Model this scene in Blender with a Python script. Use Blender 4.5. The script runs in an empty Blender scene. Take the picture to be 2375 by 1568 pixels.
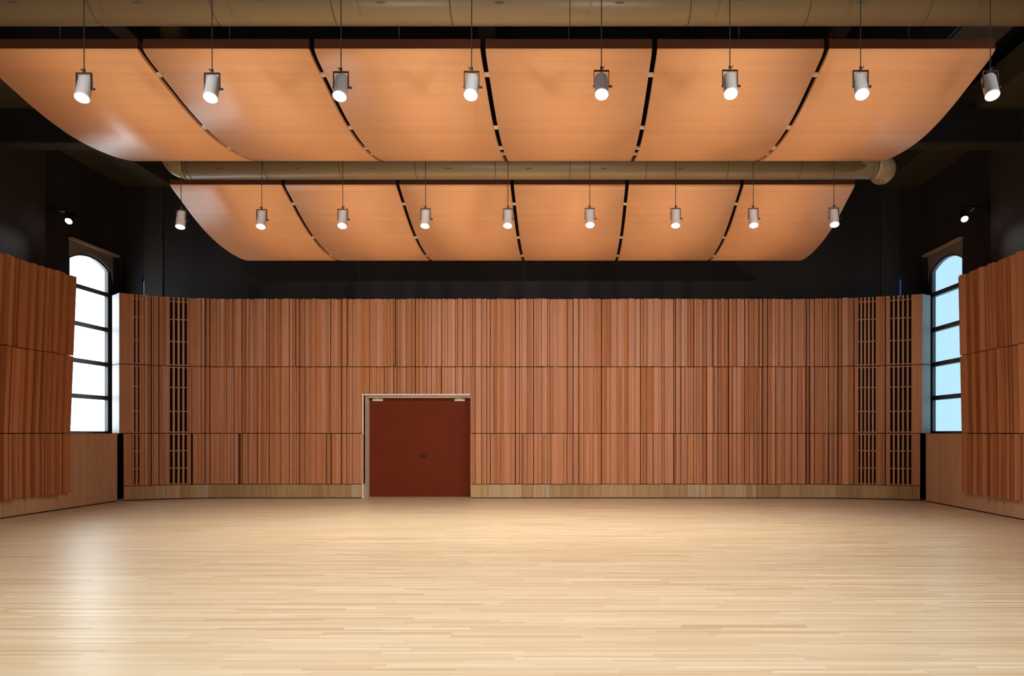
import bpy, math, random
from mathutils import Vector, Matrix

S = bpy.context.scene
COL = S.collection
F = 1700.0            # focal length in pixels of the 2375 wide frame
CX, CY = 1325.0, 1005.0   # principal point
EYE = 1.55
rnd = random.Random(7)


# ------------------------------------------------------------------ helpers
def at(px, py, Y):
    return Vector(((px - CX) / F * Y, Y, EYE + (CY - py) / F * Y))


class MB:
    def __init__(self):
        self.v = []; self.f = []; self.smooth = []

    def add(self, vs, fs, smooth=False):
        b = len(self.v)
        self.v += [tuple(p) for p in vs]
        self.f += [tuple(b + i for i in q) for q in fs]
        self.smooth += [smooth] * len(fs)
        return self

    def hexa(self, p):
        """p: 4 bottom points (ccw seen from above) + 4 top points"""
        return self.add(p, [(3, 2, 1, 0), (4, 5, 6, 7), (0, 1, 5, 4), (1, 2, 6, 5), (2, 3, 7, 6), (3, 0, 4, 7)])

    def box(self, a, b):
        (x0, y0, z0), (x1, y1, z1) = a, b
        x0, x1 = min(x0, x1), max(x0, x1); y0, y1 = min(y0, y1), max(y0, y1); z0, z1 = min(z0, z1), max(z0, z1)
        return self.hexa([(x0, y0, z0), (x1, y0, z0), (x1, y1, z0), (x0, y1, z0),
                          (x0, y0, z1), (x1, y0, z1), (x1, y1, z1), (x0, y1, z1)])

    def prism(self, poly, d):
        """polygon (list of Vector) swept by vector d"""
        n = len(poly); d = Vector(d)
        vs = [Vector(p) for p in poly] + [Vector(p) + d for p in poly]
        fs = [tuple(range(n))[::-1], tuple(range(n, 2 * n))]
        fs += [(i, (i + 1) % n, n + (i + 1) % n, n + i) for i in range(n)]
        return self.add(vs, fs)

    def tube(self, pts, r, n=12, cap=True, smooth=True):
        pts = [Vector(p) for p in pts]
        rs = r if isinstance(r, (list, tuple)) else [r] * len(pts)
        t0 = (pts[1] - pts[0]).normalized()
        up = Vector((0, 0, 1)) if abs(t0.z) < 0.9 else Vector((1, 0, 0))
        nrm = (up - t0 * up.dot(t0)).normalized()
        vs = []
        for i, p in enumerate(pts):
            if i == 0: t = t0
            elif i == len(pts) - 1: t = (pts[i] - pts[i - 1]).normalized()
            else: t = ((pts[i + 1] - pts[i]).normalized() + (pts[i] - pts[i - 1]).normalized()).normalized()
            nrm = (nrm - t * nrm.dot(t)).normalized()
            bi = t.cross(nrm)
            for k in range(n):
                a = 2 * math.pi * k / n
                vs.append(p + (nrm * math.cos(a) + bi * math.sin(a)) * rs[i])
        fs = []
        for i in range(len(pts) - 1):
            for k in range(n):
                fs.append((i * n + k, i * n + (k + 1) % n, (i + 1) * n + (k + 1) % n, (i + 1) * n + k))
        self.add(vs, fs, smooth)
        if cap:
            b = len(self.v) - len(vs)
            self.f.append(tuple(b + k for k in range(n))[::-1]); self.smooth.append(False)
            b2 = b + (len(pts) - 1) * n
            self.f.append(tuple(b2 + k for k in range(n))); self.smooth.append(False)
        return self

    def lathe(self, prof, M=None, n=32, smooth=True):
        """prof: list of (r, z) revolved about z"""
        vs = []
        for r, z in prof:
            for k in range(n):
                a = 2 * math.pi * k / n
                p = Vector((r * math.cos(a), r * math.sin(a), z))
                vs.append(M @ p if M else p)
        fs = []
        for i in range(len(prof) - 1):
            for k in range(n):
                fs.append((i * n + k, i * n + (k + 1) % n, (i + 1) * n + (k + 1) % n, (i + 1) * n + k))
        return self.add(vs, fs, smooth)

    def build(self, name, mat, parent=None, bevel=0):
        me = bpy.data.meshes.new(name)
        me.from_pydata(self.v, [], self.f)
        me.update()
        for p, s in zip(me.polygons, self.smooth): p.use_smooth = s
        me.materials.append(mat)
        o = bpy.data.objects.new(name, me)
        COL.objects.link(o)
        if parent: o.parent = parent
        if bevel:
            m = o.modifiers.new('bevel', 'BEVEL'); m.width = bevel; m.segments = 2; m.limit_method = 'ANGLE'
        return o


def tag(o, label=None, cat=None, group=None, kind=None):
    if label: o['label'] = label
    if cat: o['category'] = cat
    if group: o['group'] = group
    if kind: o['kind'] = kind
    return o


def empty(name, loc=(0, 0, 0)):
    o = bpy.data.objects.new(name, None)
    o.empty_display_size = 0.2
    o.location = loc
    COL.objects.link(o)
    return o


def copy_tree(o, parent=None):
    c = o.copy(); COL.objects.link(c); c.parent = parent
    for ch in list(o.children): copy_tree(ch, c)
    return c


# ------------------------------------------------------------------ materials
def new_mat(name):
    m = bpy.data.materials.new(name); m.use_nodes = True
    nt = m.node_tree
    return m, nt, nt.nodes['Principled BSDF']


def N(nt, t, **kw):
    n = nt.nodes.new(t)
    for k, v in kw.items(): setattr(n, k, v)
    return n


def plain(name, col, rough=0.5, metal=0.0, coat=0.0, spec=0.5, noise=0.0, nscale=(3, 3, 3)):
    m, nt, b = new_mat(name)
    b.inputs['Base Color'].default_value = (*col, 1)
    b.inputs['Roughness'].default_value = rough
    b.inputs['Metallic'].default_value = metal
    b.inputs['Coat Weight'].default_value = coat
    b.inputs['Specular IOR Level'].default_value = spec
    if noise:
        tc = N(nt, 'ShaderNodeTexCoord'); mp = N(nt, 'ShaderNodeMapping'); mp.inputs['Scale'].default_value = nscale
        nz = N(nt, 'ShaderNodeTexNoise'); nz.inputs['Scale'].default_value = 1; nz.inputs['Detail'].default_value = 5
        hs = N(nt, 'ShaderNodeHueSaturation'); hs.inputs['Color'].default_value = (*col, 1)
        mr = N(nt, 'ShaderNodeMapRange'); mr.inputs['From Min'].default_value = .3; mr.inputs['From Max'].default_value = .7
        mr.inputs['To Min'].default_value = 1 - noise; mr.inputs['To Max'].default_value = 1 + noise
        L = nt.links
        L.new(tc.outputs['Object'], mp.inputs['Vector']); L.new(mp.outputs[0], nz.inputs['Vector'])
        L.new(nz.outputs['Fac'], mr.inputs['Value']); L.new(mr.outputs[0], hs.inputs['Value'])
        L.new(hs.outputs[0], b.inputs['Base Color'])
    return m


def wood(name, cols, grain=(14, 14, 0.8), island=True, rough=0.45, gamt=0.16, coat=0.0, spec=0.4, bump=0.0, broad=0.0):
    """board wood: tone per board (mesh island) from a ramp, times stretched grain"""
    m, nt, b = new_mat(name); L = nt.links
    ramp = N(nt, 'ShaderNodeValToRGB')
    el = ramp.color_ramp.elements
    while len(el) < len(cols): el.new(0.5)
    for i, (p, c) in enumerate(cols):
        el[i].position = p; el[i].color = (*c, 1)
    if island:
        geo = N(nt, 'ShaderNodeNewGeometry'); L.new(geo.outputs['Random Per Island'], ramp.inputs['Fac'])
    else:
        oi = N(nt, 'ShaderNodeObjectInfo'); L.new(oi.outputs['Random'], ramp.inputs['Fac'])
    tc = N(nt, 'ShaderNodeTexCoord'); mp = N(nt, 'ShaderNodeMapping'); mp.inputs['Scale'].default_value = grain
    L.new(tc.outputs['Object'], mp.inputs['Vector'])
    nz = N(nt, 'ShaderNodeTexNoise'); nz.inputs['Scale'].default_value = 1.0; nz.inputs['Detail'].default_value = 6; nz.inputs['Roughness'].default_value = .6
    L.new(mp.outputs[0], nz.inputs['Vector'])
    mr = N(nt, 'ShaderNodeMapRange'); mr.inputs['From Min'].default_value = .28; mr.inputs['From Max'].default_value = .72
    mr.inputs['To Min'].default_value = 1 - gamt; mr.inputs['To Max'].default_value = 1 + gamt
    L.new(nz.outputs['Fac'], mr.inputs['Value'])
    hs = N(nt, 'ShaderNodeHueSaturation')
    L.new(ramp.outputs[0], hs.inputs['Color']); L.new(mr.outputs[0], hs.inputs['Value'])
    out = hs.outputs[0]
    L.new(out, b.inputs['Base Color'])
    b.inputs['Roughness'].default_value = rough
    b.inputs['Coat Weight'].default_value = coat
    b.inputs['Coat Roughness'].default_value = 0.2
    b.inputs['Specular IOR Level'].default_value = spec
    return m


def glass_mat(name, tint):
    m, nt, b = new_mat(name); L = nt.links
    nt.nodes.remove(b)
    out = nt.nodes['Material Output']
    tr = N(nt, 'ShaderNodeBsdfTransparent'); tr.inputs[0].default_value = (*tint, 1)
    gl = N(nt, 'ShaderNodeBsdfGlossy'); gl.inputs['Roughness'].default_value = 0.02
    mx = N(nt, 'ShaderNodeMixShader'); mx.inputs[0].default_value = .05
    L.new(tr.outputs[0], mx.inputs[1]); L.new(gl.outputs[0], mx.inputs[2])
    L.new(mx.outputs[0], out.inputs['Surface'])
    return m


def emit_mat(name, col, strength):
    m, nt, b = new_mat(name)
    b.inputs['Base Color'].default_value = (*col, 1)
    b.inputs['Emission Color'].default_value = (*col, 1)
    b.inputs['Emission Strength'].default_value = strength
    return m


def floor_mat():
    m, nt, b = new_mat('strip_floor'); L = nt.links
    tc = N(nt, 'ShaderNodeTexCoord'); sp = N(nt, 'ShaderNodeSeparateXYZ'); L.new(tc.outputs['Object'], sp.inputs[0])

    def math_(op, a, c=None):
        n = N(nt, 'ShaderNodeMath', operation=op)
        for i, v in enumerate((a, c)):
            if v is None: continue
            if isinstance(v, (int, float)): n.inputs[i].default_value = v
            else: L.new(v, n.inputs[i])
        return n.outputs[0]
    row = math_('FLOOR', math_('DIVIDE', sp.outputs['Y'], 0.046))
    w1 = N(nt, 'ShaderNodeTexWhiteNoise', noise_dimensions='1D'); L.new(row, w1.inputs['W'])
    xo = math_('ADD', math_('DIVIDE', sp.outputs['X'], 1.0), math_('MULTIPLY', w1.outputs['Value'], 37.3))
    col = math_('FLOOR', xo)
    cmb = N(nt, 'ShaderNodeCombineXYZ'); L.new(row, cmb.inputs[0]); L.new(col, cmb.inputs[1])
    w2 = N(nt, 'ShaderNodeTexWhiteNoise', noise_dimensions='2D'); L.new(cmb.outputs[0], w2.inputs['Vector'])
    ramp = N(nt, 'ShaderNodeValToRGB')
    cs = [(0.0, (.60, .40, .21)), (.10, (.69, .50, .29)), (.5, (.735, .555, .34)), (.85, (.77, .60, .385)), (1.0, (.83, .69, .48))]
    el = ramp.color_ramp.elements
    while len(el) < len(cs): el.new(.5)
    for i, (p, c) in enumerate(cs): el[i].position = p; el[i].color = (*c, 1)
    L.new(w2.outputs['Value'], ramp.inputs['Fac'])
    # long grain, shifted board by board
    cm2 = N(nt, 'ShaderNodeCombineXYZ')
    L.new(math_('ADD', math_('MULTIPLY', sp.outputs['X'], 0.9), math_('MULTIPLY', w2.outputs['Value'], 50)), cm2.inputs[0])
    L.new(math_('MULTIPLY', sp.outputs['Y'], 38), cm2.inputs[1])
    nz = N(nt, 'ShaderNodeTexNoise'); nz.inputs['Scale'].default_value = 1; nz.inputs['Detail'].default_value = 6
    L.new(cm2.outputs[0], nz.inputs['Vector'])
    mr = N(nt, 'ShaderNodeMapRange'); mr.inputs['From Min'].default_value = .3; mr.inputs['From Max'].default_value = .7
    mr.inputs['To Min'].default_value = .9; mr.inputs['To Max'].default_value = 1.08
    L.new(nz.outputs['Fac'], mr.inputs['Value'])
    hs = N(nt, 'ShaderNodeHueSaturation'); L.new(ramp.outputs[0], hs.inputs['Color']); L.new(mr.outputs[0], hs.inputs['Value'])
    # thin joints between strips
    fy = math_('FRACT', math_('DIVIDE', sp.outputs['Y'], 0.046)); fx = math_('FRACT', xo)
    jy = math_('LESS_THAN', fy, 0.035); jx = math_('LESS_THAN', fx, 0.003)
    j = math_('MULTIPLY', math_('MAXIMUM', jy, jx), 0.16)
    mix = N(nt, 'ShaderNodeMix', data_type='RGBA'); L.new(j, mix.inputs[0]); L.new(hs.outputs[0], mix.inputs[6]); mix.inputs[7].default_value = (.3, .16, .07, 1)
    L.new(mix.outputs[2], b.inputs['Base Color'])
    b.inputs['Roughness'].default_value = 0.36
    b.inputs['Specular IOR Level'].default_value = 0.45
    return m


M = {}
M['floor'] = floor_mat()
SL = [(0.0, (.475, .188, .080)), (.25, (.52, .212, .091)), (.75, (.555, .232, .101)), (1.0, (.60, .262, .12))]
M['slat'] = wood('reddish_timber', SL, rough=.42, spec=.4, gamt=.11)
M['plinth'] = wood('raw_oak', [(0, (.36, .215, .095)), (.5, (.46, .29, .13)), (.9, (.52, .34, .17)), (1, (.45, .37, .29))], rough=.55, gamt=.2)
M['apron'] = wood('brown_oak_board', [(0, (.60, .39, .24)), (1, (.67, .44, .275))], rough=.55, gamt=.14)
M['end'] = plain('pale_grey_board', (.32, .30, .305), .5)
M['cloud'] = wood('orange_veneer', [(0, (.93, .475, .235)), (1, (.95, .495, .255))], grain=(.35, 9, 9), island=False, rough=.38, gamt=.07, spec=.5)
M['lip'] = wood('shade_dark_edge', [(0, (.085, .025, .009)), (1, (.10, .03, .012))], grain=(.5, 9, 20), island=False, rough=.5, gamt=.15)  # shade on the reflectors' upturned near edge, put into the colour
M['edge_black'] = plain('blackened_steel', (.012, .012, .013), .45)
M['wall'] = plain('dark_plaster', (.022, .0165, .0165), .75, spec=.3, noise=.25, nscale=(1.2, 1.2, .25))
M['pilaster'] = plain('dark_brown_plaster', (.034, .025, .022), .75, spec=.3, noise=.2, nscale=(1.2, 1.2, .25))
M['ceil'] = plain('black_ceiling', (.008, .008, .010), .8, spec=.2)
M['beam'] = plain('brown_beam_underside', (.04, .03, .02), .8, spec=.15, noise=.2)  # the beam's underside is a lighter brown than its sides
M['beamside'] = plain('black_beam_side', (.016, .015, .017), .5)
M['soffit'] = plain('brown_soffit', (.060, .045, .022), .6, noise=.2, nscale=(1, 1, 1))
M['ceilpanel'] = plain('grey_ceiling_panel', (.10, .085, .075), .6, noise=.15)
M['duct'] = plain('olive_duct_paint', (.30, .215, .118), .36, spec=.5, noise=.08, nscale=(.6, 6, 6))
M['ductseam'] = plain('dark_duct_seam', (.12, .08, .045), .4)
M['black'] = plain('black_gap_shade', (.006, .006, .007), .9, spec=.1)  # black stands in for shade in slat gaps, grilles and under plinths
M['door'] = plain('red_brown_door', (.165, .027, .007), .55, spec=.1, noise=.05)
M['cream'] = plain('cream_lining', (.88, .82, .72), .5)
M['closer'] = plain('ivory_metal', (.92, .86, .74), .4)
M['handle'] = plain('black_handle', (.012, .011, .011), .35, metal=.3)
M['steel'] = plain('dark_window_steel', (.07, .068, .075), .4)
M['pelmet'] = plain('brown_pelmet', (.21, .155, .125), .6)
M['pelmetrail'] = plain('brown_rail', (.40, .265, .16), .5)
M['can'] = plain('grey_can', (.72, .70, .71), .4)
M['yoke'] = plain('dark_grey_yoke', (.05, .055, .06), .4, metal=.5)
M['cord'] = plain('black_cord', (.02, .015, .012), .6)
M['copper'] = plain('copper_loop', (.45, .16, .07), .4)
M['lens'] = emit_mat('lit_lens', (1.0, .985, .97), 14)
M['glassL'] = glass_mat('clear_glass', (.97, .99, 1.0))
M['glassR'] = glass_mat('pale_daylight_blue_glass', (.06, .16, .34))  # blue of the right slot's daylight, carried by the glass colour
M['glassB'] = glass_mat('skylight_blue_glass', (.5, .6, .95))  # skylight slot: blue of the sky put into the pane colour
M['glassT'] = glass_mat('daylight_blue_glass', (.025, .085, .22))  # left slot: the daylight's blue painted into the glass
M['bracket'] = plain('pale_bracket', (.75, .58, .42), .5)

# ------------------------------------------------------------------ room constants
XL, XR = -10.95, 8.53          # masonry side walls (inner faces)
YB, YF = 18.0, -7.5            # masonry back wall, wall behind the camera
ZC = EYE + 7.0                 # ceiling
PL, PR = -10.33, 8.07          # plane of the timber plinth along the side walls
ZTOP = EYE + 3.2
BY0 = 17.5


def Yb(x):
    if x < -8.2: return BY0 - .17 * (x + 8.2) ** 2
    if x > 5.3: return BY0 - .08 * (x - 5.3) ** 2
    return BY0


def bx(px):
    """X on the back cladding for image column px"""
    x = (px - CX) / F * BY0
    for _ in range(30): x = (px - CX) / F * Yb(x)
    return x


# ------------------------------------------------------------------ setting
fl = MB().box((XL - .4, YF - .2, -.1), (XR + .4, YB + .4, 0)).build('floor', M['floor'])
tag(fl, 'pale honey narrow-strip wooden floor across the whole hall', 'floor', kind='structure')

SKX = 6.66
c = MB()
c.box((XL - .4, YF - .2, ZC), (SKX, YB + .4, ZC + .04))
c.box((SKX + .035, YF - .2, ZC), (XR + .4, YB + .4, ZC + .04))
c.box((SKX, YF - .2, ZC), (SKX + .035, 7, ZC + .04)); c.box((SKX, 17, ZC), (SKX + .035, YB + .4, ZC + .04))
ce = c.build('ceiling', M['ceil'])
tag(ce, 'black ceiling high above the curved wooden reflectors', 'ceiling', kind='structure')
w5 = MB().box((SKX, 7, ZC + .015), (SKX + .035, 17, ZC + .025)).build('window_5', M['glassB'])
tag(w5, 'thin blue skylight slot above the right end of the front reflectors', 'window', kind='structure')
cp = MB().box((SKX + .06, 6, ZC - .06), (7.55, 17.5, ZC - .001)).build('trim_1', M['ceilpanel'])
tag(cp, 'grey ceiling strip beside the thin blue skylight slot', 'ceiling strip', kind='structure')

# side walls with arched windows
WY0, WY1, WSILL, WSPR, WAPX = 15.95, 17.44, EYE, EYE + 3.83, EYE + 4.06


def arch_pts(n=18):
    half = (WY1 - WY0) / 2; rise = WAPX - WSPR
    R = (half * half + rise * rise) / (2 * rise)
    yc = (WY0 + WY1) / 2; zc = WAPX - R
    a = math.asin(half / R)
    return [(yc + R * math.sin(-a + 2 * a * i / n), zc + R * math.cos(-a + 2 * a * i / n)) for i in range(n + 1)]


def side_wall(name, X, out, label):
    m = MB(); t = .13 * out
    m.box((X, YF - .2, 0), (X + t, WY0, ZC)); m.box((X, WY1, 0), (X + t, YB + .3, ZC)); m.box((X, WY0, 0), (X + t, WY1, WSILL))
    ap = arch_pts()
    for (y0, z0), (y1, z1) in zip(ap, ap[1:]):
        m.prism([(X, y0, z0), (X, y1, z1), (X, y1, ZC), (X, y0, ZC)], (t, 0, 0))
    return tag(m.build(name, M['wall'], None), label, 'wall', kind='structure')


side_wall('wall_left', XL, -1, 'dark upper wall around the left arched window')
side_wall('wall_right', XR, 1, 'dark upper wall around the right arched window')
fw = MB().box((XL - .3, YF - .2, 0), (XR + .3, YF, ZC)).build('wall_front', M['apron'])
tag(fw, 'brown timber wall at the viewer end of the hall', 'wall', kind='structure')

# back wall with two narrow light slots and the doorway
SLX0, SLX1 = -10.53, 8.06
m = MB(); t = .05
m.box((XL - .3, YB, 0), (SLX0, YB + t, ZC)); m.box((SLX0 + .06, YB, 0), (SLX1, YB + t, ZC)); m.box((SLX1 + .06, YB, 0), (XR + .3, YB + t, ZC))
for sx in (SLX0, SLX1):
    m.box((sx, YB, 0), (sx + .06, YB + t, 4.6)); m.box((sx, YB, EYE + 3.85), (sx + .06, YB + t, ZC))
tag(m.build('wall_back', M['wall']), 'dark brown upper back wall above the timber cladding', 'wall', kind='structure')
for i, (sx, side) in enumerate(((SLX0, 'left'), (SLX1, 'right'))):
    o = MB().box((sx, YB + .02, 4.6), (sx + .06, YB + .03, EYE + 3.85)).build('window_%d' % (3 + i), M['glassT'] if i == 0 else M['glassR'])
    tag(o, 'sliver of blue daylight in the dark back wall by the %s corner' % side, 'window', kind='structure')

# pilasters
for i, (a, b, lab) in enumerate((
        ((-10.47, YB - .03, 0), (-10.02, YB, ZC), 'dark brown pilaster on the back wall beside the left blue sliver'),
        ((7.60, YB - .03, 0), (8.05, YB, ZC), 'dark brown pilaster on the back wall beside the right blue sliver'),
        ((XL, 11.6, 0), (XL + .12, 15.1, ZC - 1), 'dark pilaster strip on the left wall before the arched window'),
        ((XR - .12, 11.6, 0), (XR, 14.7, ZC - 1), 'dark pilaster strip on the right wall before the arched window'))):
    tag(MB().box(a, b).build('trim_%d' % (2 + i), M['pilaster']), lab, 'pilaster', kind='structure')

# longitudinal soffits and the cross beam
ZS = EYE + 6.05
o = MB().box((XL, YF, ZS), (-9.75, YB, ZS + .5)).build('ceiling_beam', M['soffit'])
tag(o, 'brown beam running along the top of the left wall', 'beam', kind='structure')
o = MB().box((7.55, YF, ZS), (XR, YB, ZS + .5)).build('ceiling_beam', M['soffit'])
tag(o, 'brown beam running along the top of the right wall', 'beam', kind='structure')
for y0, lab in ((13.65, 'dark cross beam spanning the hall above the rear duct'),):
    b0 = MB().box((XL + .02, y0, EYE + 5.44), (XR - .02, y0 + .36, EYE + 6.04)).build('ceiling_beam', M['beamside'])
    MB().box((XL + .03, y0 + .004, EYE + 5.41), (XR - .03, y0 + .356, EYE + 5.44)).build('beam_underside', M['beam'], b0)
    tag(b0, lab, 'beam', kind='structure')
# sloping rafters dimly visible between duct and reflectors
for X0, lab in ((-7.6, 'dim rafter left of centre above the front reflectors'), (-1.55, 'dim rafter at centre above the front reflectors'), (4.3, 'dim rafter right of centre above the front reflectors')):
    o = MB().box((X0, 7, ZC - .35), (X0 + .3, YB, ZC)).build('ceiling_beam', M['pilaster'])
    tag(o, lab, 'beam', kind='structure')


# ------------------------------------------------------------------ windows
def window(name, X, out, label, glass):
    w = MB()
    fx0, fx1 = X + .02 * out, X + .10 * out
    ap = arch_pts()
    fwid = .085
    w.box((fx0, WY0, WSILL), (fx1, WY0 + fwid, WSPR)); w.box((fx0, WY1 - fwid, WSILL), (fx1, WY1, WSPR))
    w.box((fx0, WY0, WSILL), (fx1, WY1, WSILL + .05))
    for (y0, z0), (y1, z1) in zip(ap, ap[1:]):
        w.prism([(fx0, y0, z0), (fx0, y1, z1), (fx0, y1, z1 - .05), (fx0, y0, z0 - .05)], (fx1 - fx0, 0, 0))
    fr = w.build(name, M['steel'])
    tag(fr, label, 'window', kind='structure')
    hs = [.83, 1.62, 2.44, 3.27]
    for h in hs:
        MB().box((fx0 - .015 * out, WY0 + fwid * .5, EYE + h - .05), (fx1, WY1 - fwid * .5, EYE + h + .05)).build('glazing_bar', M['steel'], fr)
    zs = [WSILL + .04] + [EYE + h for h in hs]
    for i in range(5):
        gx = X + .06 * out
        if i < 4:
            g = MB().box((gx, WY0 + .03, zs[i]), (gx + .008 * out, WY1 - .03, zs[i + 1]))
        else:
            poly = [(gx, WY0 + .02, zs[4]), (gx, WY1 - .02, zs[4])] + [(gx, min(max(y, WY0 + .02), WY1 - .02), z - .02) for y, z in reversed(ap)]
            g = MB().prism(poly, (.008 * out, 0, 0))
        g.build('pane', glass, fr)
    # arched pelmet board over the head, with a rail along its top
    px0, px1 = X - .014 * out, X - .002 * out
    pm = MB(); top = EYE + 4.22; ya, yb = WY0 + .0, WY1 + .06
    pts = [(ya, WSPR - .02)] + ap + [(yb, WSPR - .25)]
    for (y0, z0), (y1, z1) in zip(pts, pts[1:]):
        pm.prism([(px0, y0, z0), (px0, y1, z1), (px0, y1, top), (px0, y0, top)], (px1 - px0, 0, 0))
    pe = pm.build('pelmet', M['pelmet'], fr)
    MB().box((X - .10 * out, ya, top), (X - .003 * out, yb + .12, top + .055)).build('pelmet_rail', M['pelmetrail'], pe)
    return fr


window('window_1', XL, -1, 'tall bright white arched window with steel bars in the left wall', M['glassL'])
window('window_2', XR, 1, 'tall pale blue arched window with steel bars in the right wall', M['glassL'])

# ------------------------------------------------------------------ timber cladding
LOW, MID, UPP = (.345, EYE - .012), (EYE + .004, EYE + 1.575), (EYE + 1.592, ZTOP)
PLI = (.02, .33)


def slat_run(s0, s1, rs, cuts=(), gapp=.34, wmin=.024):
    """a random run of slats from s0 to s1: (a, b, depth at a, depth at b)"""
    out = []; s = s0
    cuts = sorted([q for q in cuts if s0 < q < s1]) + [s1]
    for cut in cuts:
        while s < cut - 1e-4:
            w = rs.choice([.024, .03, .036, .042, .05, .055, .065, .075, .09, .12])
            w = max(wmin, w * rs.uniform(.85, 1.15))
            if cut - (s + w) < .04: w = cut - s
            d = rs.choice([0, .02, .035, .05, .065, .09]) + rs.uniform(-.006, .006)
            tl = rs.choice([0, 0, 0, .012, -.012, .028, -.028])
            tl *= min(1, w / .11)
            out.append([s, s + w, max(0, d + tl), max(0, d - tl)])
            s += w
            if rs.random() < gapp and cut - s > .08:
                s += rs.choice([.006, .008, .011, .015, .02])
    return out


def vary(run, rs, p=.3):
    res = []
    for a, b, d0, d1 in run:
        if rs.random() < p:
            d = rs.choice([0, .02, .035, .05, .065, .09]); tl = rs.choice([0, 0, .012, -.012, .02]) * min(1, (b - a) / .11)
            if b - a > .11 and rs.random() < .6:
                mid = a + (b - a) * rs.uniform(.35, .65)
                res.append([a, mid, max(0, d + tl), max(0, d - tl)]); res.append([mid, b, d0, d1]); continue
            res.append([a, b, max(0, d + tl), max(0, d - tl)])
        else: res.append([a, b, d0, d1])
    return res


def slat_mesh(mb, run, zr, pos, back=-.05, skip=None):
    for a, b, d0, d1 in run:
        z0, z1 = zr
        if skip:
            r = skip(a, b, z0, z1)
            if r is None: continue
            z0, z1 = r
        p = [pos(a, d0, z0), pos(b, d1, z0), pos(b, back, z0), pos(a, back, z0),
             pos(a, d0, z1), pos(b, d1, z1), pos(b, back, z1), pos(a, back, z1)]
        mb.hexa(p)


def bpos(s, d, z):
    """point on back cladding, d metres out of it towards the hall"""
    e = .01
    ty = (Yb(s + e) - Yb(s - e)) / (2 * e)
    n = Vector((ty, -1, 0)).normalized()
    return Vector((s, Yb(s), z)) + n * (d)


DX0, DX1, DZ = -4.94, -2.40, 2.455
back = empty('slat_cladding', (-1.1, 17.5, 0))
back.location = (0, 0, 0)
tag(back, 'reddish vertical timber slat cladding curving along the back wall around the double doors', 'wall cladding')

GR = [(bx(308), bx(326)), (bx(392), bx(437)), (bx(1988), bx(2033)), (bx(2062), bx(2116))]
XLU, XRU = bx(276), bx(2139)     # upper tiers begin/end next to white end boards
XLL, XRL = bx(287), bx(2134)
rs = random.Random(21)
spans = [(XLU, GR[0][0]), (GR[0][1], GR[1][0]), (GR[1][1], GR[2][0]), (GR[2][1], GR[3][0]), (GR[3][1], XRU)]
runs_u = []
for i, (a, b) in enumerate(spans):
    r = slat_run(a, b, rs, cuts=(DX0, DX1), gapp=.75 if i in (1, 3) else .62)
    if i in (0, 4) and b - a > .1:
        r = [[a, a + (b - a) * .6, .05, .05], [a + (b - a) * .6, b, .03, .05]] if i == 0 else [[a, b, .05, .05]]
    runs_u += r
runs_m = vary(runs_u, rs, .35)
runs_l = vary(runs_m, rs, .3)
runs_l = [[max(a, XLL), min(b, XRL), d0, d1] for a, b, d0, d1 in runs_l if b > XLL + .01 and a < XRL - .01]
g1, g2 = bx(445), bx(558)
tmp = []
for a, b, d0, d1 in runs_l:                    # two dark slots beside the concealed hatch in the lower tier
    for g in (g1, g2):
        if a < g + .022 and b > g - .022:
            if a < g - .022 - .01 and b <= g + .03: b = g - .022
            elif b > g + .022 + .01: a = g + .022
            else: b = a
    if b - a > .01: tmp.append([a, b, d0, d1])
runs_l = tmp


def skip_mid(a, b, z0, z1):
    c_ = (a + b) / 2
    if DX0 < c_ < DX1: return (DZ + .02, z1)
    return (z0, z1)


def skip_low(a, b, z0, z1):
    c_ = (a + b) / 2
    if DX0 < c_ < DX1: return None
    return (z0, z1)


mb = MB(); slat_mesh(mb, runs_u, UPP, bpos); mb.build('upper_tier', M['slat'], back)
mb = MB(); slat_mesh(mb, runs_m, MID, bpos, skip=skip_mid); mb.build('middle_tier', M['slat'], back)
for part in (lambda r: r[1] < DX0 + .02, lambda r: r[0] > DX1 - .02):
    mb = MB(); slat_mesh(mb, [r for r in runs_l if part(r)], LOW, bpos, skip=skip_low); mb.build('lower_tier', M['slat'], back)
# plinth of raw boards
rp = []; s = XLL
while s < XRL - .01:
    w = rs.choice([.1, .14, .2, .28, .4, .55]); nxt = min(s + w, XRL)
    for q in (DX0, DX1):
        if s < q - 1e-6 < nxt: nxt = q
    if XRL - nxt < .06: nxt = XRL
    d = rs.choice([.035, .04, .045]); rp.append([s, nxt - .004, d, d]); s = nxt
for part in (lambda r: r[1] < DX0 + .02, lambda r: r[0] > DX1 - .02):
    mb = MB(); slat_mesh(mb, [r for r in rp if part(r)], PLI, bpos, skip=skip_low); tag(mb.build('plinth', M['plinth'], back), 'pale raw wood plinth boards')


def strip_mesh(mb, s0, s1, d, th, z0, z1, pos, n=24):
    for i in range(n):
        a = s0 + (s1 - s0) * i / n; b = s0 + (s1 - s0) * (i + 1) / n
        mb.hexa([pos(a, d, z0), pos(b, d, z0), pos(b, d - th, z0), pos(a, d - th, z0),
                 pos(a, d, z1), pos(b, d, z1), pos(b, d - th, z1), pos(a, d - th, z1)])


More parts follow.
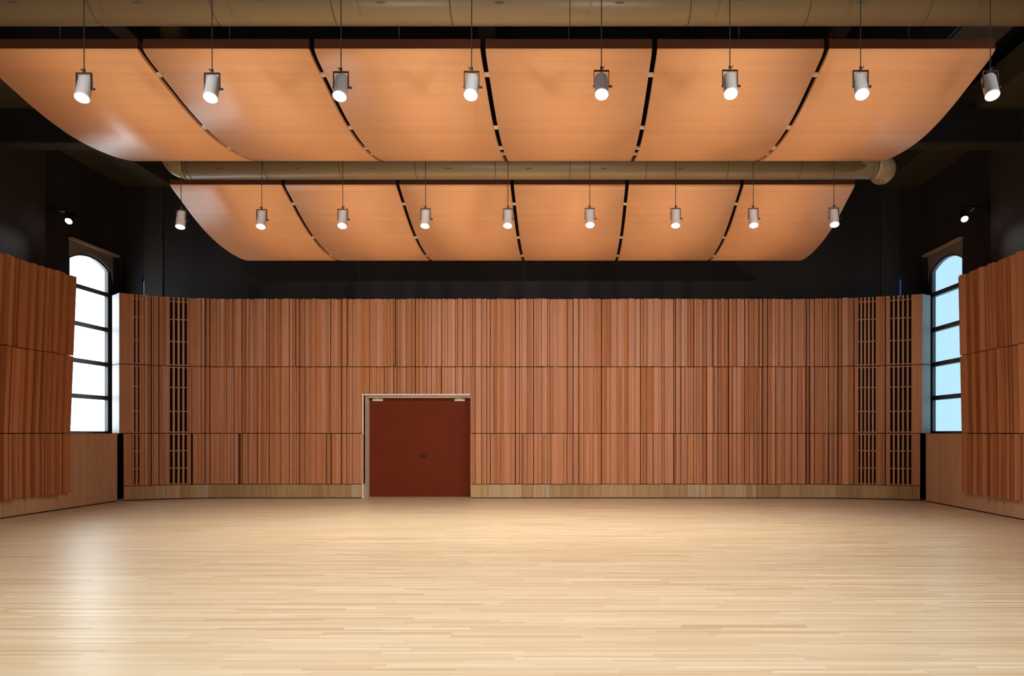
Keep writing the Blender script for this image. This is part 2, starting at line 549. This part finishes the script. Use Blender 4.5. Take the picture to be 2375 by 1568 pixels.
bk = MB()
strip_mesh(bk, XLL, DX0 - .03, -.06, .05, 0, ZTOP - .03, bpos); strip_mesh(bk, DX1 + .03, XRL, -.06, .05, 0, ZTOP - .03, bpos, 30)
strip_mesh(bk, DX0 - .03, DX1 + .03, -.06, .05, DZ + .05, ZTOP - .03, bpos, 4)
strip_mesh(bk, XLU, XLL, -.06, .05, EYE, ZTOP - .03, bpos, 3); strip_mesh(bk, XRL, XRU, -.06, .05, EYE, ZTOP - .03, bpos, 3)
bk.build('dark_backing', M['black'], back)  # black sheet added to stop light leaking between the slats
for a, b in ((XLL, DX0), (DX1, XRL)):
    sg = MB(); strip_mesh(sg, a, b, .01, .03, 0, .02, bpos, 30); sg.build('shadow_gap', M['black'], back)

# ventilation grilles
for gi, (a, b) in enumerate(GR):
    g = MB(); sl = .042; n = max(2, round((b - a) / .088)); pitch = (b - a) / n
    run = []
    for k in range(n + 1):
        c_ = a + pitch * k
        run.append([max(a, c_ - sl / 2), min(b, c_ + sl / 2), .05, .05])
    for zr in (UPP, MID, LOW): slat_mesh(g, run, zr, bpos, back=.0)
    gr = g.build('vent_grille', M['slat'], back)
    hs = [3.10, 2.68, 2.16, 1.61, 1.55, 1.08, .515, .03, -.02, -.41, -.82, -1.19]
    for h in hs:
        bt = MB(); strip_mesh(bt, a, b, .035, .03, EYE + h - .011, EYE + h + .011, bpos, 6)
        bt.build('cross_batten', M['slat'], gr)

# white end boards facing the windows
e0 = MB(); pa, pb = bpos(XLU, .05, 0), Vector((-10.66, 17.02, 0))
for z0, z1 in (MID, UPP):
    e0.prism([(pb.x, pb.y, z0), (pa.x, pa.y, z0), (pa.x, pa.y + .05, z0), (pb.x, pb.y + .05, z0)], (0, 0, z1 - z0))
tag(e0.build('end_board', M['end'], back), 'pale end board beside the left window')
e1 = MB(); pa = bpos(XRU, .05, 0); pb = Vector(((2158 - CX) / F * 17.0, 17.0, 0))
for z0, z1 in (MID, UPP):
    e1.prism([(pa.x, pa.y, z0), (pb.x, pb.y, z0), (pb.x, pb.y + .05, z0), (pa.x, pa.y + .05, z0)], (0, 0, z1 - z0))
tag(e1.build('end_board', M['end'], back), 'pale end board beside the right window')


# side claddings, leaning slightly into the hall towards the top
def side_cladding(X, sgn, label, seed, lean, apron_label):
    rs = random.Random(seed)
    Y0, Y1 = 3.0, 15.0

    def pos(s, d, z):
        ln = lean * max(0, (z - EYE) / 3.2)
        return Vector((X + sgn * (.03 + d + ln), s, z))
    order = (lambda r: r)
    root = empty('slat_cladding'); tag(root, label, 'wall cladding')
    run = slat_run(Y0, Y1 - .16, rs, gapp=.5) + [[Y1 - .155, Y1, .05, .05]]
    rm = vary(run[:-1], rs, .35) + run[-1:]; rl = vary(rm[:-1], rs, .35) + run[-1:]
    for nm, r, zr in (('upper_tier', run, UPP), ('middle_tier', rm, MID), ('lower_tier', rl, LOW)):
        mb = MB(); slat_mesh(mb, r, zr, pos, back=-.028 if nm == 'lower_tier' else -.05); mb.build(nm, M['slat'], root)
    bk = MB(); bk.box((X - sgn * .12, Y0, 0), (X - sgn * .04, Y1 - .02, ZTOP - .05)); bk.build('dark_backing', M['black'], root)
    pl = MB(); s = Y0
    while s < Y1 - .01:
        w = rs.choice([.35, .5, .7, .9]); nxt = min(s + w, Y1)
        if Y1 - nxt < .2: nxt = Y1
        pl.box((X, s, .02), (X - sgn * .035, nxt - .005, .333)); s = nxt
    tag(pl.build('plinth', M['apron'], root), 'pale brown plinth boards')
    MB().box((X - sgn * .01, Y0, 0), (X - sgn * .03, Y1, .02)).build('shadow_gap', M['black'], root)
    # apron under the window
    ap = MB(); ys = [15.002, 15.62, 16.15, 16.68]
    for a, b in zip(ys, ys[1:]):
        ap.box((X, a, .02), (X - sgn * .04, b - .003, EYE - .03))
    ao = ap.build('window_apron', M['apron'])
    tag(ao, apron_label, 'panel')
    MB().box((X + sgn * .01, 15.002, EYE - .028), ((XL if sgn > 0 else XR), 16.70, EYE - .004)).build('sill_board', M['apron'], ao)
    MB().box((X - sgn * .01, 15.002, 0), (X - sgn * .03, 16.66, .02)).build('shadow_gap', M['black'], ao)
    return root


side_cladding(PL, 1, 'reddish timber slat cladding along the left wall before the white window', 5, .13, 'plain brown board panel below the left arched window')
side_cladding(PR, -1, 'reddish timber slat cladding along the right wall before the blue window', 9, .07, 'plain brown board panel below the right arched window')

# ------------------------------------------------------------------ double doors
DY = 17.93
dr = MB()
dr.box((DX0 - .03, 17.42, 0), (DX0, DY + .05, DZ)); dr.box((DX1, 17.53, 0), (DX1 + .03, DY + .05, DZ)); dr.box((DX0 - .03, 17.40, DZ), (DX1, DY + .05, DZ + .03))
door = dr.build('door_1', M['cream'])
tag(door, 'wide red-brown double door in a cream lining within the back cladding', 'door', kind='structure')
xm = (DX0 + DX1) / 2
l1 = MB().box((DX0 + .004, DY, .006), (xm - .0004, DY + .05, DZ - .045)).build('door_leaf', M['door'], door)
l2 = MB().box((xm + .0004, DY, .006), (DX1 - .004, DY + .05, DZ - .045)).build('door_leaf', M['door'], door)
MB().box((DX0, DY - .02, DZ - .042), (DX1, DY + .05, DZ)).build('door_head', M['cream'], door)
hx, hz = at(978, 1058, DY).x, at(978, 1058, DY).z
h = MB(); h.box((hx - .03, DY - .012, hz - .035), (hx + .03, DY, hz + .035)); h.tube([(hx, DY - .01, hz), (hx, DY - .06, hz), (hx + .03, DY - .065, hz + .005), (hx + .12, DY - .065, hz + .008)], .012, 10)
h.build('door_handle', M['handle'], l1)
h = MB(); h.lathe([(.0, -.012), (.022, -.012), (.026, 0)], Matrix.Translation((hx - .005, DY - .002, hz - .115)) @ Matrix.Rotation(math.radians(-90), 4, 'X') @ Matrix.Scale(-1, 4, (0, 0, 1)), 16)
h.build('lock_cylinder', M['handle'], l1)
for px, leaf in ((876, l1), (1066, l2)):
    p = at(px, 927.5, DY - .06)
    k = MB().box((p.x - .125, DY - .07, p.z - .028), (p.x + .125, DY, p.z + .028)).build('door_closer', M['closer'], leaf, bevel=.006)
    MB().tube([(p.x + .05, DY - .05, p.z + .028), (p.x - .08, DY - .1, p.z + .05)], .012, 8).build('closer_arm', M['closer'], k)
p = at(922, 922.5, DY - .06)
MB().box((p.x - .09, DY - .06, p.z - .006), (p.x + .09, DY - .02, p.z + .02)).build('strike_plate', M['cream'], door)

# ------------------------------------------------------------------ curved ceiling reflectors
P1 = [(8.54, 4.593), (8.534, 4.478), (8.586, 4.445), (8.675, 4.414), (8.829, 4.378), (9.154, 4.307), (9.493, 4.236), (9.870, 4.180), (10.279, 4.154), (10.708, 4.17), (11.19, 4.228), (11.495, 4.290), (11.718, 4.352)]
P2 = [(12.77, 4.417), (12.76, 4.325), (12.887, 4.261), (13.09, 4.183), (13.53, 4.005), (13.986, 3.858), (14.48, 3.757), (15.016, 3.700), (15.517, 3.695), (15.81, 3.724)]


def catmull(P, n=5):
    out = []
    for i in range(len(P) - 1):
        p0 = P[max(i - 1, 0)]; p1 = P[i]; p2 = P[i + 1]; p3 = P[min(i + 2, len(P) - 1)]
        for k in range(n):
            t = k / n
            out.append(tuple(.5 * (2 * b + (c - a) * t + (2 * a - 5 * b + 4 * c - d) * t * t + (3 * b - a - 3 * c + d) * t ** 3)
                             for a, b, c, d in zip(p0, p1, p2, p3)))
    out.append(P[-1])
    return out


def reflector(P, x0, x1, ybr, label, group, first_left):
    root = empty('ceiling_reflector', ((x0 + x1) / 2, P[len(P) // 2][0], EYE + 4.2))
    O = root.location.copy()
    tag(root, label, 'ceiling panel', group)
    prof = catmull(P[1:])
    th = .045

    def shell(pr, th, x0, x1, smooth=True):
        b = MB(); n = len(pr); nr = []
        for i in range(n):
            a = pr[max(i - 1, 0)]; c = pr[min(i + 1, n - 1)]
            t = Vector((0, c[0] - a[0], c[1] - a[1])).normalized()
            nr.append(Vector((0, -t.z, t.y)))
        lo = [Vector((0, y, EYE + h)) - O for y, h in pr]
        hi = [p + q * th for p, q in zip(lo, nr)]
        vs = []
        for x in (x0, x1):
            for q in lo + hi: vs.append((x, q.y, q.z))
        k = 2 * n
        bot = [(i, k + i, k + i + 1, i + 1) for i in range(n - 1)]
        topf = [(n + i, n + i + 1, k + n + i + 1, k + n + i) for i in range(n - 1)]
        b.add([Vector(v) for v in vs], bot + topf, smooth)
        b.f += [(i, i + 1, n + i + 1, n + i) for i in range(n - 1)] + [(k + i + 1, k + i, k + n + i, k + n + i + 1) for i in range(n - 1)]
        b.f += [(0, n, k + n, k), (n - 1, k + n - 1, k + 2 * n - 1, 2 * n - 1)]
        b.smooth += [False] * (2 * (n - 1) + 2)
        return b
    hx0, hx1 = x0 - O.x, x1 - O.x
    shell(prof, th, hx0, hx1).build('shell', M['cloud'], root)
    (ya, ha), (yb_, hb) = P[0], P[1]
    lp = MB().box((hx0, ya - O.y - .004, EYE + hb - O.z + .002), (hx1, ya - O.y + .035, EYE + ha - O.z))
    tag(lp.build('front_lip', M['lip'], root), 'front edge coloured dark for shade')
    # dark stiffening ribs on the upper side along both edges
    for sx in (hx0 + .06, hx1 - .06):
        pr2 = [(y, h + .045) for y, h in prof[4:-2]]
        r = MB()
        for (y0, h0), (y1, h1) in zip(pr2, pr2[1:]):
            r.prism([(sx - .012, y0 - O.y, EYE + h0 - O.z), (sx - .012, y1 - O.y, EYE + h1 - O.z), (sx - .012, y1 - O.y, EYE + h1 + .09 - O.z), (sx - .012, y0 - O.y, EYE + h0 + .09 - O.z)], (.024, 0, 0))
        r.build('stiffening_rib', M['edge_black'], root)
    for yq, sx in ((prof[8][0], 0), (prof[-8][0], 0)):
        hq = min(prof, key=lambda q: abs(q[0] - yq))[1]
        MB().tube([(0, yq - O.y, EYE + hq + .03 - O.z), (0, yq - O.y, ZC - O.z)], .008, 8).build('hanger_rod', M['edge_black'], root)
    if ybr:
        for yq in ybr:
            i = min(range(len(prof)), key=lambda q: abs(prof[q][0] - yq)); hq = prof[i][1]
            MB().box((hx1 - .002, yq - .03 - O.y, EYE + hq + .012 - O.z), (hx1 + .062, yq + .03 - O.y, EYE + hq + .042 - O.z)).build('gap_bracket', M['bracket'], root)
    return root


EDG = [-7.02, -5.02, -3.025, -1.03, .972, 2.975, 4.97]
ORD = ['leftmost', 'second from left', 'third from left', 'fourth from left', 'fifth from left', 'rightmost']
for ci, (P, br, grp, nm) in enumerate(((P1, [8.95, 10.05, 10.8, 11.15], 'front row of curved wooden ceiling reflectors', 'front'),
                                       (P2, [13.25, 14.3, 15.35], 'rear row of curved wooden ceiling reflectors', 'rear'))):
    for i in range(6):
        x0 = EDG[i] + .031; x1 = EDG[i + 1] - .031
        reflector(P, x0, x1, br if i < 5 else None,
                  '%s curved orange-brown wooden ceiling reflector of the %s row' % (ORD[i], nm), grp, i == 0)


# ------------------------------------------------------------------ ventilation ducts
def duct(label, Y, hb, r, x0, x1, seams, elbow_right):
    zc = EYE + hb + r
    root = empty('ventilation_duct', (0, Y, zc)); tag(root, label, 'duct', 'round olive ceiling ducts')
    R = .225
    body = MB().tube([(x0, 0, 0), (x1, 0, 0)], r, 48).build('duct_body', M['duct'], root)
    pts = [(x0 - R * math.sin(a), 0, R * (1 - math.cos(a))) for a in [math.pi / 2 * k / 10 for k in range(11)]]
    pts.append((x0 - R, 0, ZC - zc))
    MB().tube(pts, r + .002, 40).build('duct_elbow', M['duct'], root)
    pts = [(x1 + R * math.sin(a), R * (1 - math.cos(a)), 0) for a in [math.pi / 2 * k / 10 for k in range(11)]]
    pts.append((x1 + R, R + .06, 0))
    MB().tube(pts, r + .006, 40).build('duct_elbow', M['duct'], root)
    for s in seams:
        MB().tube([(s - .006, 0, 0), (s + .006, 0, 0)], r + .004, 48).build('duct_seam', M['ductseam'], root)
        MB().tube([(s, 0, r), (s, 0, ZC - zc)], .008, 8).build('hanger_rod', M['edge_black'], root)
    for s in [q + .55 for q in seams[:-1]]:
        a = math.radians(-28); n = Vector((0, -math.cos(a), math.sin(a)))
        c_ = n * (r + .0005)
        mb = MB(); u = Vector((1, 0, 0)); v = n.cross(u)
        ring = [Vector((s, 0, 0)) + c_ + u * .055 * math.cos(t) + v * .012 * math.sin(t) for t in [2 * math.pi * k / 20 for k in range(20)]]
        mb.prism(ring, n * .004)
        mb.build('test_port', M['ductseam'], root)
    return root


duct('thick olive-brown duct along the top edge in front of the front reflectors', 8.29, 4.635, .225, -8.1, 6.4, [(q - CX) / F * 8.1 for q in (-85, 205, 488, 768, 1043, 1322, 1603, 1880, 2160)], True)
duct('olive-brown duct with an elbow end between the front and rear reflectors', 12.26, 4.255, .205, -6.42, 5.06, [(q - CX) / F * 12.06 for q in (430, 610, 785, 962, 1148, 1322, 1500, 1690, 1860, 2030)], True)


# ------------------------------------------------------------------ spotlights
def make_spot(name, tilt, roll, cord_len, dark=False):
    """origin at yoke pivot; lens looks down, tilted towards the viewer"""
    root = empty(name)
    R = Matrix.Rotation(math.radians(roll), 4, 'Y') @ Matrix.Rotation(math.radians(-tilt), 4, 'X')
    b = MB(); r = .072
    b.lathe([(0, .145), (r * .80, .145), (r * .93, .135), (r, .115), (r, -.115), (r * 1.03, -.118), (r * 1.03, -.135), (r * .93, -.135), (r * .93, -.122)], R, 36)
    can = b.build('housing', M['edge_black'] if dark else M['can'], root)
    ln = MB(); ln.lathe([(r * .925, -.126), (r * .85, -.138), (r * .6, -.149), (r * .3, -.155), (0.0001, -.157)], R, 36)
    ln.build('lens', M['lens'], can)
    w = .079
    y = MB()
    y.box((-w - .004, -.012, -.015), (-w + .004, .012, .165)); y.box((w - .004, -.012, -.015), (w + .004, .012, .165)); y.box((-w - .004, -.012, .160), (w + .004, .012, .170))
    ym = M['edge_black'] if dark else M['yoke']
    y.build('yoke', ym, root)
    k = MB(); k.tube([(w, 0, 0), (w + .012, 0, 0), (w + .013, 0, 0), (w + .034, 0, -.006)], [.008, .008, .013, .013], 12); k.build('tilt_knob', ym, root)
    k = MB(); k.tube([(-w, 0, 0), (-w - .010, 0, 0)], [.010, .009], 12); k.build('pivot_bolt', ym, root)
    return root, R


def front_clamp(root, side, cord_len, loop):
    c_ = MB(); c_.tube([(0, 0, .165), (0, 0, .20), (.004 * side, 0, .215)], [.013, .015, .008], 10)
    c_.tube([(0, 0, .175), (-.035 * side, -.004, .215)], [.007, .004], 8)
    c_.build('clamp', M['yoke'], root)
    MB().tube([(0, 0, .205), (0, 0, cord_len)], .0055, 8).build('cord', M['cord'], root)
    f_ = MB(); f_.tube([(0, 0, .165), (-.006, .008, .145), (-.012, .012, .125)], .004, 8); f_.build('flex_lead', M['cord'], root)
    if loop:
        pts = [(-.079 * loop, 0, .12), (-.105 * loop, 0, .125), (-.118 * loop, 0, .112), (-.105 * loop, 0, .097), (-.079 * loop, 0, .098)]
        MB().tube(pts, .0035, 8).build('cable_loop', M['copper'], root)


def spot_light(root, R, power, size=135, blend=1.0):
    ld = bpy.data.lights.new('spot_lamp', 'SPOT')
    ld.energy = power; ld.spot_size = math.radians(size); ld.spot_blend = blend; ld.shadow_soft_size = .06
    ld.color = (.97, 1.0, 1.0)
    lo = bpy.data.objects.new('spot_lamp', ld); COL.objects.link(lo)
    lo.parent = root
    lo.matrix_local = R @ Matrix.Translation((0, 0, -.17))
    return lo


POW = 162; WALLP = 740; UPP_W = 520
front = [(195, 206, 22, -5), (492, 206, 23, -4), (791, 203, 25, -1), (1094, 202, 28, 1), (1395, 200, 28, 0), (1693, 199, 28, 3), (1996, 200, 27, 4), (2297, 201, 25, 5)]
FL = ['over the leftmost front reflector', 'over the second front reflector from the left', 'at the second dark gap of the front reflectors', 'left of the middle dark gap of the front reflectors',
      'over the fourth front reflector from the left', 'over the fifth front reflector from the left', 'over the rightmost front reflector', 'against the dark right wall']
YFR, YBR = 7.86, 11.88
for i, (px, py, tilt, roll) in enumerate(front):
    p = at(px, py, YFR)
    r, R = make_spot('hanging_spotlight', tilt, roll, 0)
    front_clamp(r, 1 if i < 4 else -1, ZC - p.z, 1 if i == 1 else 0)
    r.location = p
    tag(r, 'grey front-row hanging spotlight ' + FL[i], 'spotlight', 'front row of hanging spotlights')
    spot_light(r, R, POW)
rear = [(420, 510), (607, 510), (795, 509), (987, 508), (1178, 508), (1368, 507), (1567, 507), (1747, 507), (1934, 506)]
RL = ['against the dark left wall', 'over the leftmost rear reflector', 'over the second rear reflector from the left', 'at the second dark gap of the rear reflectors',
      'at the middle dark gap of the rear reflectors', 'over the fourth rear reflector from the left', 'over the fifth rear reflector from the left', 'over the left half of the rightmost rear reflector', 'at the right tip of the rear reflectors']
for i, (px, py) in enumerate(rear):
    p = at(px, py, YBR)
    r, R = make_spot('hanging_spotlight', 18 + (i % 3) * 3, [-3, -2, -3, 1, 0, -1, 3, 1, 4][i], 0)
    front_clamp(r, 1 if i % 2 else -1, ZC - p.z, 0)
    r.location = p
    tag(r, 'small grey rear-row hanging spotlight ' + RL[i], 'spotlight', 'rear row of hanging spotlights')
    spot_light(r, R @ Matrix.Rotation(math.radians(16), 4, 'X'), POW * 1.35, 145)

# dark wall-mounted spotlights over the windows
for sx, px, py, Y, Xw, lab in ((1, 165, 506, 15.24, XL, 'left'), (-1, 2233, 501, 14.94, XR, 'right')):
    p = at(px, py, Y)
    r, R = make_spot('wall_spotlight', 46, -8 * sx, 0, True)
    r.location = p
    a = MB(); a.tube([(0, 0, .168), (0, .02, .21), ((Xw - p.x) * .98, .02, .22)], .014, 10); a.build('wall_arm', M['edge_black'], r)
    MB().box((Xw - p.x, -.06, .14), (Xw - p.x + .02 * sx, .10, .30)).build('wall_plate', M['edge_black'], r)
    MB().tube([(-.10 * sx, -.06, .11), (-.19 * sx, -.06, .125)] if sx > 0 else [(.13, -.06, .07), (.20, -.06, .15)], .009, 8).build('safety_lever', M['can'], r)
    tag(r, 'black wall spotlight with a white lens above the %s arched window' % lab, 'spotlight', 'wall spotlights above the windows')
    spot_light(r, R, POW * .4, 80)

# the hall's further lamp rows, behind and above the viewer
for yy in (3.3, -1.2, -5.4):
    for k in range(6):
        ld = bpy.data.lights.new('row_lamp', 'SPOT'); ld.energy = POW * 1.0; ld.spot_size = math.radians(140); ld.spot_blend = 1.0
        ld.shadow_soft_size = .08; ld.color = (.97, 1.0, 1.0)
        lo = bpy.data.objects.new('row_lamp', ld); lo.location = (-6.5 + k * 2.15, yy, EYE + 3.6); COL.objects.link(lo)
# added fill spots above the frame, unseen, to brighten the back wall
for k in range(4):
    ld = bpy.data.lights.new('wall_fill', 'SPOT'); ld.energy = WALLP; ld.spot_size = math.radians(62); ld.spot_blend = .8
    ld.shadow_soft_size = .08; ld.color = (1, .97, .92)
    lo = bpy.data.objects.new('wall_fill', ld); lo.location = (-4.5 + k * 3.8, 4.2, EYE + 3.5); COL.objects.link(lo)
    lo.rotation_euler = (Vector((-4.3 + k * 2.2, 17.5, 1.3)) - lo.location).to_track_quat('-Z', 'Y').to_euler()

# two added spots, not seen in frame, lifting the front reflectors' brightness
for x in (-5.5, 3.5):
    ld = bpy.data.lights.new('reflector_fill', 'SPOT'); ld.energy = UPP_W; ld.spot_size = math.radians(90); ld.spot_blend = 1.0
    ld.shadow_soft_size = .3; ld.color = (1, .98, .95)
    lo = bpy.data.objects.new('reflector_fill', ld); lo.location = (x, 1.0, 1.9); COL.objects.link(lo)
    lo.rotation_euler = (Vector((x * .65 - .3, 9.2, 5.8)) - lo.location).to_track_quat('-Z', 'Y').to_euler()

# daylight portals at the openings
for X, sgn in ((XL - .3, 1), (XR + .3, -1)):
    ld = bpy.data.lights.new('daylight_portal', 'AREA'); ld.shape = 'RECTANGLE'
    ld.size = WAPX - WSILL; ld.size_y = WY1 - WY0
    ld.cycles.is_portal = True
    lo = bpy.data.objects.new('daylight_portal', ld); COL.objects.link(lo)
    lo.location = (X, (WY0 + WY1) / 2, (WSILL + WAPX) / 2)
    lo.rotation_euler = (0, math.radians(-90) * sgn, 0)

# ------------------------------------------------------------------ sky
W = bpy.data.worlds.new('sky'); S.world = W; W.use_nodes = True
nt = W.node_tree; L = nt.links
bg = nt.nodes['Background']
tc = N(nt, 'ShaderNodeTexCoord'); sp = N(nt, 'ShaderNodeSeparateXYZ'); L.new(tc.outputs['Generated'], sp.inputs[0])
rp_ = N(nt, 'ShaderNodeValToRGB')
mr = N(nt, 'ShaderNodeMapRange'); mr.inputs['From Min'].default_value = -1; mr.inputs['From Max'].default_value = 1
L.new(sp.outputs['X'], mr.inputs['Value']); L.new(mr.outputs[0], rp_.inputs['Fac'])
e = rp_.color_ramp.elements
e[0].position = .30; e[0].color = (.72, .80, .84, 1)
e[1].position = .62; e[1].color = (.086, .135, .158, 1)
L.new(rp_.outputs[0], bg.inputs['Color'])
bg.inputs['Strength'].default_value = 7.0

# ------------------------------------------------------------------ camera
cd = bpy.data.cameras.new('camera'); cd.sensor_width = 36; cd.lens = F / 2375 * 36
cd.shift_x = -(CX - 1187.5) / 2375; cd.shift_y = (CY - 784) / 2375
cd.clip_start = .05; cd.clip_end = 200
cam = bpy.data.objects.new('camera', cd); COL.objects.link(cam)
cam.location = (0, 0, EYE); cam.rotation_euler = (math.radians(90), 0, 0)
S.camera = cam

S.view_settings.view_transform = 'Standard'; S.view_settings.look = 'None'
S.view_settings.exposure = 0; S.view_settings.gamma = 1
S.view_settings.use_curve_mapping = False
S.cycles.use_denoising = True
S.cycles.max_bounces = 8; S.cycles.diffuse_bounces = 5
S.cycles.sample_clamp_indirect = 8
